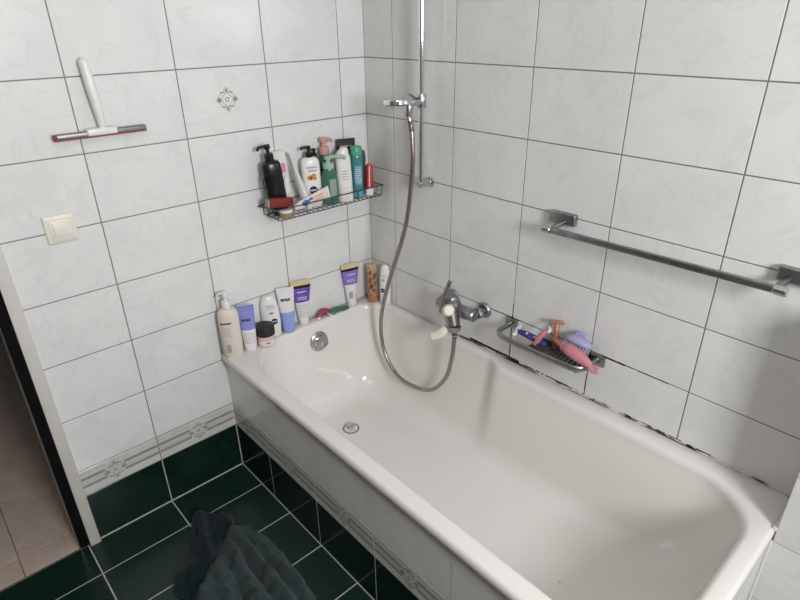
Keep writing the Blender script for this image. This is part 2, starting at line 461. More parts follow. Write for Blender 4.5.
# bath-side wall
def ribbon(bm, P, p, q, w, seed, mi=8, gap=0.):
    """ragged stain along a joint from p to q"""
    r = random.Random(seed); L = math.hypot(q[0]-p[0], q[1]-p[1]); n = max(2, int(L/.008)); ux, uy = (q[0]-p[0])/L, (q[1]-p[1])/L
    e = [(r.uniform(.6, 1)*w/2, r.uniform(.6, 1)*w/2) for _ in range(n+1)]
    for k in range(n):
        if r.random() < gap: continue
        a, b = L*k/n, L*(k+1)/n
        quad(bm, P, [(p[0]+ux*a-uy*e[k][0], p[1]+uy*a+ux*e[k][0]), (p[0]+ux*a+uy*e[k][1], p[1]+uy*a-ux*e[k][1]), (p[0]+ux*b+uy*e[k+1][1], p[1]+uy*b-ux*e[k+1][1]), (p[0]+ux*b-uy*e[k+1][0], p[1]+uy*b+ux*e[k+1][0])], mi)
def exB(bm, P):
    ribbon(bm, P, (-.60, .705), (-.79, .705), .0042, 1, gap=.1); ribbon(bm, P, (-1.095, .705), (-1.17, .705), .0075, 2); ribbon(bm, P, (-1.17, .705), (-1.30, .705), .0035, 3, gap=.2)
    ribbon(bm, P, (-.7556, .545), (-.7556, .712), .0055, 4); ribbon(bm, P, (-1.0556, .56), (-1.0556, .70), .0035, 5, gap=.2); ribbon(bm, P, (-.7556, .70), (-.7556, .76), .0035, 9, gap=.1)
    ribbon(bm, P, (-.570, .5455), (-.80, .5455), .0130, 6); ribbon(bm, P, (-.82, .5435), (-1.00, .5435), .0065, 7, gap=.25); ribbon(bm, P, (-1.0, .5430), (-1.45, .5430), .0040, 8, gap=.5)
VB = [0.]
while True:
    VB.append(-.1556-.3*(len(VB)-1))
    if VB[-1] < -2.7: break
VB = sorted(VB)
YB = [-3.0]+[y for y in VB if y > -2.99]
tiled('wall_right', lambda u, v, d: Vector((-d, u, v)), YB, [.305-.2, .305]+ZB[3:], lambda u, v: 1, TM, thick=.05, extra=exB)

# low wall at the foot of the bath, its face proud of the bath-side wall
PX, PY, PTOP = -.145, -1.660, 1.08
def exE(bm, P): pass
bm = B()
box(bm, (PX+.0016, -2.995, 0), (-.0020, PY-.0016, PTOP-.0016), 0)
tw = finish('wall_end', bm, [GRT, WHT]); props(tw, kind='structure')
def add_tiles(bm, to3, ub, vb, mi, g=.0015, depth=.0014, bev=.0009):
    for a, b in zip(ub, ub[1:]):
        for c, d in zip(vb, vb[1:]):
            outer = [(a+g, c+g), (b-g, c+g), (b-g, d-g), (a+g, d-g)]; inner = [(a+g+bev, c+g+bev), (b-g-bev, c+g+bev), (b-g-bev, d-g-bev), (a+g+bev, d-g-bev)]
            o = [bm.verts.new(to3(u, v, .0001)) for u, v in outer]; m = [bm.verts.new(to3(u, v, depth-.0005)) for u, v in outer]; q = [bm.verts.new(to3(u, v, depth)) for u, v in inner]
            for k in range(4):
                j = (k+1) % 4
                for A_, B_ in ((o, m), (m, q)):
                    bm.faces.new((A_[k], A_[j], B_[j], B_[k])).material_index = mi
            bm.faces.new(q).material_index = mi
bm = bmesh.new(); bm.from_mesh(tw.data)
ye = [PY, PY-.22]+[PY-.22-.3*k for k in range(1, 3)]+[-2.995]
add_tiles(bm, lambda u, v, d: Vector((PX+.0016-d, u, v)), sorted(ye), [0, .102, .302, .502, .702, .902, PTOP], 1, g=.0012)
add_tiles(bm, lambda u, v, d: Vector((u, PY-.0016+d, v)), [PX, -.003], [0, .105, .305, .505, .705, .905, PTOP], 1, g=.0004)
add_tiles(bm, lambda u, v, d: Vector((u, v, PTOP-.0016+d)), [PX, -.003], sorted(ye), 1, g=.0012)
bm.to_mesh(tw.data); bm.free()

# tiled bath apron: long front and short end
APX = -.7208
UP = [-1.6525, -1.4516, -1.1516, -.8516, -.5516, -.2516, 0.]
def exP(bm, P):
    border_print(bm, P, list(zip(UP[:-1], UP[1:-1]+[.0484])), -1.652, -.004, .205, .3025, 4, 5, 3)
    pale_lower(bm, P, UP)
    for u in UP[1:-1]: quad(bm, P, [(u-.0017, .2), (u+.0017, .2), (u+.0017, .505), (u-.0017, .505)], 7)
    quad(bm, P, [(-1.652, .0), (0, .0), (0, .006), (-1.652, .006)], 6)
tiled('wall_apron', lambda u, v, d: Vector((APX+.0014-d, u, v)), UP, [0, .2025, .305, .506], tmat, TM, thick=.03, extra=exP)
tiled('wall_apron_end', lambda u, v, d: Vector((u, -1.6535-d, v)), [-.7190, -.418, PX-.001], [0, .2025, .305, .506], tmat, TM, thick=.03)

# floor
FX = [-2.6, -2.508, -2.210, -1.912, -1.614, -1.3165, -1.0183, -.7208]
FY = [-3.0]+[-.155-.2*k for k in range(14, -1, -1)]+[0.]
tiled('floor', lambda u, v, d: Vector((u, v, d-.0014)), FX, FY, lambda u, v: 2, [GRL, GRL, GRNF], gw=.0042, thick=.08)
bm = B(); box(bm, (-.7207, -3.0, -.08), (0, 0, -.002)); props(finish('floor_under_bath', bm, GRL), kind='structure')
# hallway beyond the doorway
HX = [-2.9]+[-1.509+.335*k for k in range(-4, 6)]+[.55]
HY = [0.006, .100]+[.100+.335*k for k in range(1, 9)]+[3.]
tiled('floor_hall', lambda u, v, d: Vector((u, v, d-.0014)), HX, HY, lambda u, v: 1, [HALLG, HALLT], gw=.003, thick=.08)
def slab(name, lo, hi, m):
    bm = B(); box(bm, lo, hi); return props(finish(name, bm, m, smooth=False), kind='structure')
slab('wall_hall_back', (-2.9, 3.0, 0), (.55, 3.06, 2.5), HALLP)
slab('wall_hall_left', (-2.96, 0.05, 0), (-2.9, 3.0, 2.5), HALLP)
slab('wall_hall_right', (.55, .05, 0), (.61, 3.0, 2.5), HALLP)
slab('ceiling_hall', (-2.9, .05, 2.5), (.55, 3.0, 2.56), HALLP)
slab('ceiling', (-2.6, -3.0, 2.502), (0.0, .045, 2.56), CEIL)
slab('wall_left', (-2.66, -3.0, 0), (-2.6, .045, 2.5), HALLP)
slab('wall_back_beside_door', (-2.6, 0.0, 0), (DOOR_L-.04, .045, 2.5), PAINT)
slab('wall_back_over_door', (DOOR_L-.04, 0.0, DOOR_H+.04), (-1.3112, .045, 2.5), PAINT)
# window wall behind the camera
WX0, WX1, WZ0, WZ1 = -1.44, -.80, 1.42, 2.14
FYW = -3.0
slab('wall_front', (-2.6, FYW-.06, 0), (WX0, FYW, 2.5), PAINT)
slab('wall_front_right', (WX1, FYW-.06, 0), (0, FYW, 2.5), PAINT)
slab('wall_front_under_window', (WX0, FYW-.06, 0), (WX1, FYW, WZ0), PAINT)
slab('wall_front_over_window', (WX0, FYW-.06, WZ1), (WX1, FYW, 2.5), PAINT)
bm = B()
for lo, hi in (((WX0, FYW-.05, WZ0), (WX0+.05, FYW-.005, WZ1)), ((WX1-.05, FYW-.05, WZ0), (WX1, FYW-.005, WZ1)), ((WX0+.05, FYW-.05, WZ0), (WX1-.05, FYW-.005, WZ0+.05)), ((WX0+.05, FYW-.05, WZ1-.05), (WX1-.05, FYW-.005, WZ1))):
    box(bm, lo, hi, .004)
wf = finish('window_1', bm, TRIMW); props(wf, kind='structure')
bm = B(); box(bm, (WX0+.05, FYW-.035, WZ0+.05), (WX1-.05, FYW-.029, WZ1-.05)); finish('pane', bm, GLASS, wf, smooth=False)

# door trim with black rubber seal and steel edge
bm = B(); box(bm, (-1.3110, -.016, 0), (-1.2770, .003, DOOR_H+.034), .003)
box(bm, (-2.140, -.016, 0), (-2.106, .003, DOOR_H+.034), .003); box(bm, (-2.106, -.016, DOOR_H), (-1.311, .003, DOOR_H+.034), .003)
tr = finish('trim_1', bm, TRIMW); props(tr, kind='structure')
bm = B(); box(bm, (-1.3385, -.004, .003), (-1.3114, .044, DOOR_H), .002); finish('rubber_seal', bm, RUBB, tr)['label'] = 'black rubber seal strip'
bm = B(); box(bm, (-1.3425, .000, .003), (-1.3388, .044, DOOR_H), .0008); finish('steel_edge', bm, STEEL, tr)['label'] = 'thin steel edge'
# sealant along the bath
bm = B(); tube(bm, [(-.0045, y/100, .5395) for y in range(-1655, 0, 1)][::10] if False else [(-.0030, -1.655+.0331*k, .5385+.0005*math.sin(k*2.1)) for k in range(51)], .0036, 8)
props(finish('trim_2', bm, SEAL), kind='structure')
bm = B(); tube(bm, [(-.732+.0362*k, -.0045, .5395) for k in range(21)], .0048, 8)
props(finish('trim_3', bm, SEALG), kind='structure')
bm = B(); tube(bm, [(PX-.002, PY+.004, .5385), (PX+.03, PY+.003, .5385), (-.05, PY+.003, .5385), (-.01, PY+.003, .5385)], .006, 8)
props(finish('trim_4', bm, ENAM), kind='structure')

bm = B(); tube(bm, [(PX-.0015, -1.6575, .002+.05*k) for k in range(11)], .0045, 8)
props(finish('trim_5', bm, ENAM), kind='structure')

# ------------------------------------------------------------------ bathtub
def smst(t): t = max(0., min(1., t)); return t*t*(3-2*t)
def rr_ring(x0, x1, y0, y1, r, z, nc=14, nx=26, ny=70):
    """rounded rectangle, same point count for every ring; r per corner (front-back..)"""
    if not isinstance(r, (tuple, list)): r = (r,)*4
    P = []
    # corners: (x1,y1) wall-back corner, (x0,y1), (x0,y0), (x1,y0)
    cs = [(x1-r[0], y1-r[0], r[0], 0), (x0+r[1], y1-r[1], r[1], PI/2), (x0+r[2], y0+r[2], r[2], PI), (x1-r[3], y0+r[3], r[3], 1.5*PI)]
    for k, (cx, cy, rad, a0) in enumerate(cs):
        for i in range(nc): 
            a = a0+PI/2*i/(nc-1); P.append(Vector((cx+rad*math.cos(a), cy+rad*math.sin(a), z)))
        nx_ = nx if k in (0, 2) else ny
        c2 = cs[(k+1) % 4]; e = Vector((c2[0]+c2[2]*math.cos(c2[3]), c2[1]+c2[2]*math.sin(c2[3]), z)); s = P[-1]
        for i in range(1, nx_): P.append(s.lerp(e, i/nx_))
    return P
ZR = .537
OX0, OX1, OY0, OY1 = -.736, -.003, -1.658, -.003
rs = []
for off, z, r in ((.002, .5065, .012), (0., .5085, .014), (0., .524, .014), (.0022, .5315, .014), (.0065, .5355, .014), (.012, ZR, .014)):
    rs.append(rr_ring(OX0+off, OX1-off*.3, OY0+off, OY1-off*.3, r, z))
IX0, IX1, IY0, IY1 = -.690, -.026, -1.622, -.043
def basin(dx0, dx1, dy0, dy1, z, r):
    ring = rr_ring(IX0+dx0, IX1-dx1, IY0+dy0, IY1-dy1, r, z)
    f = smst((z-.16)/.30)
    out = []
    for p in ring:
        wx = smst((p.x+.30)/.16)
        st = smst((-p.y-.695)/.07)
        e = smst((-p.y-.72)/.55)
        p.x -= wx*(.032*st*(.2+.8*f))
        # end at the taps bows out a little in the middle
        out.append(p)
    return out
prof = []
for k in range(8):   # fillet from the flat rim into the wall
    a = PI/2*k/7; fr = .026
    prof.append((fr*math.sin(a)*.55, ZR-fr*(1-math.cos(a))))
wall_z = [.49, .46, .43, .40, .37, .34, .31, .28, .255]
def inset(z):
    d = ZR-.026-z
    t = d/(.511-.15)
    return .0143+.062*t, .0143+.075*t, .0186+.13*t+.21*t**3.2, .0143+.055*t     # front, wall side, sloping end, tap end
for d, z in prof: rs.append(basin(d, d, d*1.3, d, z, (.115, .20, .15, .16)))
for z in wall_z:
    a, b, c, e = inset(z); rs.append(basin(a, b, c, e, z, (.11, .185, .15, .15)))
a, b, c, e = inset(.255)
for k in range(1, 9):  # floor fillet
    t = PI/2*k/8; fr = .085
    x = fr*(1-math.cos(t)); z = .255-(.255-.158)*math.sin(t)
    q = .012*k/8
    c_ = inset(z)[2]+.05*(k/8)**2
    rs.append(basin(a+x+q, b+x+q, c_, e+x+q, z, (.11, .16, .15+.05*k/8, .15+.05*k/8)))
A, Bq, Cq, Eq = a+.097, b+.097, inset(.158)[2]+.05, e+.097
for k in range(1, 7):
    t = k/7
    dx = (IX1-IX0-A-Bq)/2*t*.96; dy = (IY1-IY0-Cq-Eq)/2*t*.96
    rad = (.14*(1-t)+.004, .15*(1-t)+.004, .19*(1-t)+.004, .19*(1-t)+.004)
    rs.append(basin(A+dx, Bq+dx, Cq+dy, Eq+dy, .158-.006*smst(t), rad))
bm = B(); rings(bm, rs, False, True)
tub = thing('bathtub', 'long white enamel bathtub with moulded armrest set along the tiled walls', 'bathtub', (0, 0, 0))
finish('tub_body', bm, ENAM, tub, angle=70)
# drain and overflow (fixed to the tub)
DRX, DRY, DRZ = -.372, -.287, .1545
bm = B(); lathe(bm, [(-.004, .034), (.0035, .034), (.0045, .031), (.002, .0245), (-.008, .023)], 'Z', (DRX, DRY, DRZ), 32, cap0=False, cap1=False)
dr = finish('drain_ring', bm, CHRD, tub)
bm = B(); lathe(bm, [(-.004, .0238), (-.0005, .0238)], 'Z', (DRX, DRY, DRZ), 28); finish('drain_hole', bm, RUBB, dr)['label'] = 'black drain hole'
bm = B(); lathe(bm, [(-.003, .006), (.010, .006), (.0105, .0165), (.016, .0180), (.019, .0165), (.021, .010), (.0215, .0)], 'Z', (DRX, DRY+.002, DRZ), 28, cap1=False); finish('plug', bm, CHR, dr)
OVZ = .458; OVY = IY1-inset(OVZ)[3]-.001; OVX = -.347
mt = Matrix.Translation((OVX, OVY, OVZ)) @ Matrix.Rotation(math.radians(90-8), 4, 'X')
bm = B(); lathe(bm, [(-.004, .042), (.004, .042), (.007, .039), (.008, .036), (.006, .034), (.006, .0)], 'Z', (0, 0, 0), 36, mat=mt)
ov = finish('overflow_plate', bm, CHR, tub)
bm = B(); lathe(bm, [(.005, .025), (.017, .025), (.021, .022), (.021, .018), (.018, .016), (.018, 0)], 'Z', (.006, 0, 0), 32, mat=mt @ Matrix.Translation((.004, -.004, 0)))
bar(bm, mt @ Vector((-.006, -.028, .010)), mt @ Vector((.010, -.006, .014)), .016, .008, .002)
for k in range(3): bar(bm, mt @ Vector((-.022, -.008+.008*k, .0075)), mt @ Vector((-.010, -.008+.008*k, .0075)), .003, .003, 0)
finish('overflow_knob', bm, CHR, ov)

# ------------------------------------------------------------------ bath mixer tap
tap = thing('bath_mixer_tap', 'limescaled chrome bath mixer tap with ivory knob on the wall over the tub', 'tap', (-.0015, -.556, .690))
T = Vector(tap.location)
def L_(x, y, z): return Vector((x, y, z))-T
for y in (-.634, -.478):
    bm = B(); lathe(bm, [(0, .030), (.006, .030), (.013, .024), (.014, .015)], 'X', L_(0, y, .690), 28, mat=Matrix.Rotation(PI, 4, 'Z'))
    finish('wall_flange', bm, CHRD, tap)
    bm = B()
    cyl(bm, L_(-.010, y, .690), L_(-.062, y, .690), .013, bev=.002)
    lathe(bm, [(-.03, .0195), (-.026, .021), (-.012, .021), (-.008, .0195)], 'X', L_(-.018, y, .690), 6)
    finish('wall_union', bm, CHRD, tap)
bm = B()
cyl(bm, L_(-.068, -.470, .690), L_(-.068, -.645, .690), .0225, bev=.004, N=28)
lathe(bm, [(-.025, .020), (-.02, .026), (.02, .026), (.025, .020)], 'Y', L_(-.068, -.600, .690), 6)
cyl(bm, L_(-.066, -.545, .690), L_(-.092, -.545, .745), .030, .023, N=28, bev=.004)
finish('tap_body', bm, CHRD, tap)
bm = B(); cyl(bm, L_(-.098, -.556, .695), L_(-.104, -.580, .640), .029, .024, N=24, bev=.004)
cyl(bm, L_(-.104, -.580, .642), L_(-.105, -.583, .622), .027, .022, N=8, bev=.003); finish('diverter', bm, CHRD, tap)
bm = B()
pa = [L_(-.116, -.523, .680), L_(-.115, -.531, .72), L_(-.109, -.542, .765), L_(-.102, -.553, .808)]
tube(bm, smooth_path(pa, 6), .0075, 12, flat=(1.25, .7)); cyl(bm, L_(-.085, -.540, .735), L_(-.112, -.530, .728), .012, N=18, bev=.002)
finish('lever', bm, CHRD, tap)
kd = Vector((-.55, -.62, .45)).normalized()
bm = B(); kp = L_(-.105, -.552, .693); cyl(bm, kp, kp+kd*.028, .0235, .0205, N=28, bev=.005); finish('knob', bm, IVORY, tap)['label'] = 'ivory round knob'
bm = B(); tube(bm, smooth_path([L_(-.112, -.552, .630), L_(-.122, -.546, .615), L_(-.134, -.532, .599), L_(-.146, -.514, .590)], 5), .0165, 16, flat=(1.15, .9), rfun=lambda t: .0155+.0028*math.sin(t*PI)); finish('spout', bm, IVORY, tap)['label'] = 'ivory sleeve on the spout'

# ------------------------------------------------------------------ shower rail, hand shower and hose
RX, RY = -.052, -.355
rail = thing('shower_rail', 'vertical chrome shower rail on the wall near the corner', 'shower rail', (RX, RY, 1.10))
bm = B(); cyl(bm, (0, 0, 0), (0, 0, .95), .0095, N=24, bev=.002); finish('rail_tube', bm, CHRB, rail)
for z in (.004, .93):
    bm = B()
    cyl(bm, (-.012, 0, z), (-RX-.0016, 0, z), .0125, N=20, bev=.003); lathe(bm, [(0, .012), (.002, .0185), (.009, .0185), (.011, .016)], 'X', (-RX-.0125, 0, z), 22)
    finish('wall_bracket', bm, CHR, rail)
bm = B(); lathe(bm, [(-.022, .0145), (-.019, .0165), (.019, .0165), (.022, .0145)], 'Z', (0, 0, .285), 22)
bar(bm, (-.010, 0, .285), (-.062, 0, .283), .024, .020, .004)
sl = finish('slider', bm, CHR, rail)
bm = B(); tube(bm, smooth_path([(-.020, -.004, .297), (-.038, -.004, .300), (-.050, -.004, .308), (-.060, -.004, .313)], 4), .0042, 10, flat=(1.5, .7)); finish('clamp_lever', bm, CHRD, sl)
hs = thing('hand_shower', 'round chrome hand shower head held flat in the rail slider', 'hand shower', (-.152, RY+.006, 1.389), Vector((0, 0, 1)).rotation_difference(Vector((.088, .097, 1))).to_euler())
bm = B(); lathe(bm, [(-.009, .042), (-.008, .046), (.004, .0475), (.007, .046), (.009, .038), (.0095, .0)], 'Z', (0, 0, 0), 36, cap0=False, cap1=False)
finish('shower_head', bm, CHRB, hs)
bm = B(); lathe(bm, [(-.0100, .0), (-.0105, .041), (-.0085, .0425)], 'Z', (0, 0, 0), 36, cap0=False, cap1=False); finish('spray_face', bm, TRAY, hs)['label'] = 'dark spray face'
bm = B(); tube(bm, smooth_path([(.036, 0, -.001), (.052, 0, -.002), (.060, 0, -.003), (.064, 0, -.0035)], 4), .0125, 16, flat=(1.1, .8)); cyl(bm, (.046, -.003, -.006), (.038, -.008, -.046), .017, .0100, N=20, bev=.002); finish('handle', bm, CHR, hs)
hp = [(-.114, -.360, 1.338), (-.117, -.374, 1.31), (-.119, -.381, 1.271), (-.12, -.383, 1.188), (-.12, -.361, 1.026), (-.12, -.326, .905), (-.12, -.242, .695), (-.12, -.193, .521), (-.12, -.206, .383), (-.12, -.286, .298), (-.12, -.395, .292), (-.12, -.491, .328), (-.119, -.561, .418), (-.115, -.584, .508), (-.107, -.586, .585), (-.106, -.586, .610)]
hose = thing('shower_hose', 'brassy metal shower hose looping down into the tub', 'hose', hp[-1])
H0 = Vector(hp[-1])
path = smooth_path([Vector(p)-H0 for p in hp], 30)
bm = B(); cnt = [0]
n_ = len(path)
tube(bm, path, .0080, 10, rfun=lambda t: .0080+.00055*math.cos(t*n_*PI))
finish('corrugated_hose', bm, HOSE, hose, angle=80)
bm = B(); cyl(bm, path[-14], path[-1], .0098, .011, N=18, bev=.001); finish('tap_nut', bm, CHRD, hose)
bm = B(); cyl(bm, path[0], path[14], .0105, .009, N=18, bev=.001); finish('shower_nut', bm, CHR, hose)

# ------------------------------------------------------------------ towel bar
tb = thing('towel_rail', 'long dull chrome towel rail fixed to the white tiled wall', 'towel rail', (-.0016, -1.20, 1.098))
bm = B(); bar(bm, (-.070, .298, -.019), (-.070, -.300, -.010), .013, .018, .0035); finish('rail', bm, CHRD, tb)
for y, s in ((.287, 1), (-.322, -1)):
    zz = 0. if s > 0 else .006
    bm = B(); box(bm, (-.021, y-.043, -.014+zz), (0, y+.043, .021+zz), .004, 3); wp = finish('wall_plate', bm, CHRD, tb)
    bm = B(); ye_ = .290 if s > 0 else -.296
    bar(bm, (-.018, y-(.008 if s > 0 else -.018), -.004+zz), (-.068, ye_, -.019 if s > 0 else -.010), .017, .012, .003)
    finish('arm', bm, CHRD, tb)
    bm = B(); lathe(bm, [(-.014, .010), (-.012, .0118), (.012, .0118), (.014, .010)], 'Y', (-.070, ye_+s*.010, -.020 if s > 0 else -.010), 18); finish('end_collar', bm, CHR, tb)

# ------------------------------------------------------------------ soap dish rail on the wall
DZ = .683
sd = thing('soap_dish', 'chrome wall soap dish with loop rail and dark slatted tray', 'soap dish', (-.0016, -.9, DZ))
for y in (.142, -.186):
    bm = B(); box(bm, (-.012, y-.024, -.012), (0, y+.024, .022), .003); finish('wall_plate', bm, CHRD, sd)
lp = [(-.010, .142, .004), (-.05, .142, .003), (-.082, .136, .002), (-.097, .112, .001), (-.1, .06, 0), (-.1, -.05, 0), (-.1, -.125, .002), (-.098, -.160, .004), (-.080, -.182, .006), (-.045, -.188, .008), (-.010, -.188, .008)]
bm = B(); tube(bm, smooth_path(lp, 7), .0090, 14, flat=(.8, 1.25)); finish('loop_rail', bm, CHRD, sd)
bm = B()
box(bm, (-.092, .015, -.014), (-.084, -.168, .002), .002); box(bm, (-.014, .015, -.014), (-.006, -.168, .002), .002)
box(bm, (-.084, .007, -.014), (-.014, .015, .002), .0015); box(bm, (-.084, -.168, -.014), (-.014, -.160, .002), .0015)
for k in range(11): box(bm, (-.085, -.006-.0150*k-.0036, -.012), (-.013, -.006-.0150*k+.0036, -.002), .001)
finish('slatted_tray', bm, TRAY, sd)

# ------------------------------------------------------------------ wire basket on the back wall
bk = thing('wire_basket', 'dark wire bathroom basket full of bottles on the back wall', 'wire basket', (-.26, -.0016, 1.003))
X0, X1, Y0, Y1 = -.236, .245, -.104, -.003
bm = B(); tube(bm, smooth_path([(X0, Y1, .045), (X0, -.05, .045), (X0+.004, Y0+.006, .045), (X0+.02, Y0, .045), (0, Y0, .045), (X1-.02, Y0, .045), (X1-.004, Y0+.006, .045), (X1, -.05, .045), (X1, Y1, .045), (0, Y1, .045)], 4, True), .0022, 8, closed=True); finish('top_rim', bm, WIRE, bk)
bm = B(); a, b, c, d = X0+.012, X1-.012, Y0+.003, Y1-.002
tube(bm, [(a, d, .006), (a, c, .006), (b, c, .006), (b, d, .006)], .002, 8, closed=True)
for k in range(1, 22): tube(bm, [(a+(b-a)*k/22, d, .0075), (a+(b-a)*k/22, c, .0075)], .0013, 6)
for k in range(1, 3): tube(bm, [(a, c+(d-c)*k/3, .0055), (b, c+(d-c)*k/3, .0055)], .0016, 6)
finish('basket_floor', bm, WIRE, bk)
def post(a, b):
    bm = B(); tube(bm, [a, b], .0016, 6); finish('upright_wire', bm, WIRE, bk)
for k in range(5):
    x = X0+.006+(X1-X0-.012)*k/4; post((x, Y0, .045), (x, Y0+.003, .006)); post((x, Y1, .045), (x, Y1-.002, .006))
for x0 in (X0, X1):
    xx = x0+(.012 if x0 < 0 else -.012)
    for y in (-.035, -.07): post((x0, y, .045), (xx, y, .006))
for x in (-.16, .16):
    bm = B(); box(bm, (x-.02, -.003, .035), (x+.02, 0, .055), .001); finish('hanger', bm, WIRE, bk)

# ------------------------------------------------------------------ bottle kit
def pump(parent, z, mat, r=.012, h=.045, ang=0., reach=.034, collar=True, stem_mat=None, head=None):
    """collar, stem and nozzle head; ang = heading of the nozzle about Z"""
    c, s = math.cos(ang), math.sin(ang)
    if collar:
        bm = B(); lathe(bm, [(0, r), (.002, r*1.05), (h*.42, r*1.0), (h*.45, r*.9), (h*.45, r*.4)], 'Z', (0, 0, z), 24); finish('pump_collar', bm, mat, parent)
    bm = B(); lathe(bm, [(h*.4, r*.42), (h*.8, r*.42)], 'Z', (0, 0, z), 14); finish('pump_stem', bm, stem_mat or mat, parent)
    bm = B(); lathe(bm, [(h*.72, r*.62), (h*.75, r*.72), (h*.95, r*.72), (h, r*.55)], 'Z', (0, 0, z), 18)
    tube(bm, smooth_path([(c*r*.2, s*r*.2, z+h*.88), (c*reach*.55, s*reach*.55, z+h*.89), (c*reach*.85, s*reach*.85, z+h*.84), (c*reach, s*reach, z+h*.70)], 5), r*.42, 12, flat=(1.15, .8)); finish('pump_head', bm, head or mat, parent)

def body(name, secs, mat, parent, N=36):
    bm = B(); loft(bm, secs, N); return finish(name, bm, mat, parent, angle=45)

Z = ZR+.0004
R_ = math.radians
def word(parent, txt, x, z, size, secs, mat, rot=0., bold=0., name='lettering'):
    return print_on(name, text_p(txt, x, z, size, rot, bold), secs, mat, parent, off=.0009)

# --- row along the tub's back rim, from the left
o = thing('pump_bottle', 'tall cream lotion pump bottle with white pump, leftmost on the tub rim', 'bottle', (-.700, -.042, Z), (0, 0, R_(-22)))
cs = [(0, .034, .026, 2.6), (.004, .037, .0285, 2.6), (.16, .037, .0285, 2.6), (.176, .034, .026, 2.4), (.186, .024, .021, 2.1), (.190, .014, .014)]
body('bottle', cs, CRB, o); pump(o, .190, WPL, .0155, .062, R_(165), .027)
print_on('small_print', lines_p(-.026, .000, .085, .125, 5, 4), cs, GINK, o); print_on('lettering', lines_p(-.030, .006, .135, .144, 1, 14, .8), cs, INK, o)
print_on('dark_print', rect_p(-.022, -.006, .022, .055, 3, 3), cs, GINK, o, off=.0007)

o = thing('squeeze_tube', 'squeeze tube, periwinkle blue above and white below, second from left on the rim', 'tube', (-.636, -.053, Z), (R_(-2), 0, R_(-27)))
cs = [(0, .022, .022, 2.), (.012, .023, .022, 2.), (.02, .024, .0225, 2.), (.09, .0265, .015, 2.), (.150, .029, .006, 2.2), (.163, .0295, .0022, 3), (.179, .0295, .0018, 4)]
body('tube_body', cs, WPL2, o); patch_on('blue_band', cs, .084, .1786, PERI, o, label='periwinkle blue upper half')
print_on('lettering', text_p('evas', -.003, .124, .019, 0, .0009), cs, INK, o, off=.0009)
print_on('small_print', lines_p(-.020, .020, .030, .074, 6, 5), cs, GINK, o)

o = thing('cream_jar', 'pale pink cream jar with a black lid on the tub rim', 'jar', (-.5735, -.060, Z), (0, 0, R_(-27)))
cs = [(0, .030, .030), (.003, .0325, .0325), (.040, .0325, .0325), (.043, .030, .030)]
body('jar', cs, PINKJ, o, 40)
bm = B(); lathe(bm, [(.042, .033), (.044, .035), (.075, .035), (.079, .033), (.080, .030), (.080, 0)], 'Z', (0, 0, 0), 44, cap1=False); finish('lid', bm, BLKM, o)['label'] = 'black screw lid'
patch_on('paper_label', cs, .006, .026, PINKL, o); print_on('lettering', rect_p(-.001, .013, .015, .020, 4, 1), cs, INK, o, off=.0010)

o = thing('lotion_bottle', 'white lotion bottle with round navy badge standing behind the pink jar', 'bottle', (-.523, -.026, Z), (0, R_(-2), R_(-24)))
cs = [(0, .029, .017, 2.4), (.004, .0315, .0195, 2.4), (.06, .036, .021, 2.3), (.115, .035, .020, 2.3), (.150, .030, .017, 2.2), (.166, .022, .0135, 2.2), (.172, .016, .010, 2.)]
body('bottle', cs, WPL, o)
bm = B(); loft(bm, [(-.0002+.0004, .0285, .0165, 2.4), (.0035, .0318, .0198, 2.4)], 32); finish('base_cap', bm, INK, o)
print_on('badge', disc_p(.011, .070, .0125, n=28), cs, NAVY, o, off=.0008, label='round navy badge')
word(o, 'NIVEA', .011, .070, .0078, cs, WINK, 0, .0002)
print_on('rose_mark', disc_p(.004, .106, .009, .005), cs, RINK, o)
print_on('small_print', lines_p(-.012, .016, .130, .139, 1, 12, .7)+lines_p(-.014, .018, .120, .130, 1, 9), cs, GINK, o)

o = thing('squeeze_tube', 'squeeze tube, white above and light blue below, beside the white badge bottle', 'tube', (-.459, -.036, Z), (R_(-1), 0, R_(-24)))
cs = [(0, .022, .021, 2.), (.012, .0235, .022, 2.), (.02, .024, .0225, 2.), (.10, .0295, .015, 2.), (.160, .033, .006, 2.2), (.172, .0335, .0022, 3), (.186, .0335, .0018, 4)]
body('tube_body', cs, WPL2, o); patch_on('blue_band', cs, .0004, .088, SKYB, o, label='light blue lower half')
print_on('lettering', text_p('evas', -.003, .140, .021, 0, .0009), cs, INK, o, off=.0009)
print_on('small_print', lines_p(-.018, .018, .030, .080, 5, 6), cs, PERI, o)

def gold_tube(label, x, y, rz, tilt, band, seed, code):
    o = thing('squeeze_tube', label, 'tube', (x, y, Z), (R_(tilt), 0, R_(rz)))
    cs = [(0, .0195, .0190, 2.), (.003, .0205, .0195, 2.), (.018, .0205, .0195, 2.), (.022, .0225, .0185, 2.), (.10, .030, .0125, 2.), (.155, .038, .005, 2.2), (.168, .0395, .0025, 3), (.1875, .0395, .0018, 4)]
    body('tube_body', cs, WPL2, o)
    patch_on('violet_band', cs, .098, .1565, band, o, label='violet band'); patch_on('black_band', cs, .1560, .1670, BLK, o, label='black band')
    patch_on('gold_crimp', cs, .1670, .1876, GOLD, o, label='pale gold crimped end')
    print_on('white_print', lines_p(-.022, .018, .108, .122, 2, seed)+lines_p(-.02, .02, .135, .146, 1, seed+1), cs, WINK, o, off=.0008)
    print_on('small_print', lines_p(-.018, .018, .032, .09, 7, seed+2) if not code else rect_p(-.015, .001, .036, .066, 3, 3)+lines_p(.004, .018, .03, .05, 2, 3), cs, GINK, o)
    return o
gold_tube('violet and white tube with gold crimp, behind the overflow beside the blue tube', -.380, -.0215, -18, 0, PURP, 11, False)
gold_tube('lilac and white tube with gold crimp standing alone near the tub corner', -.137, -.0215, -12, 0, PURP2, 21, True)

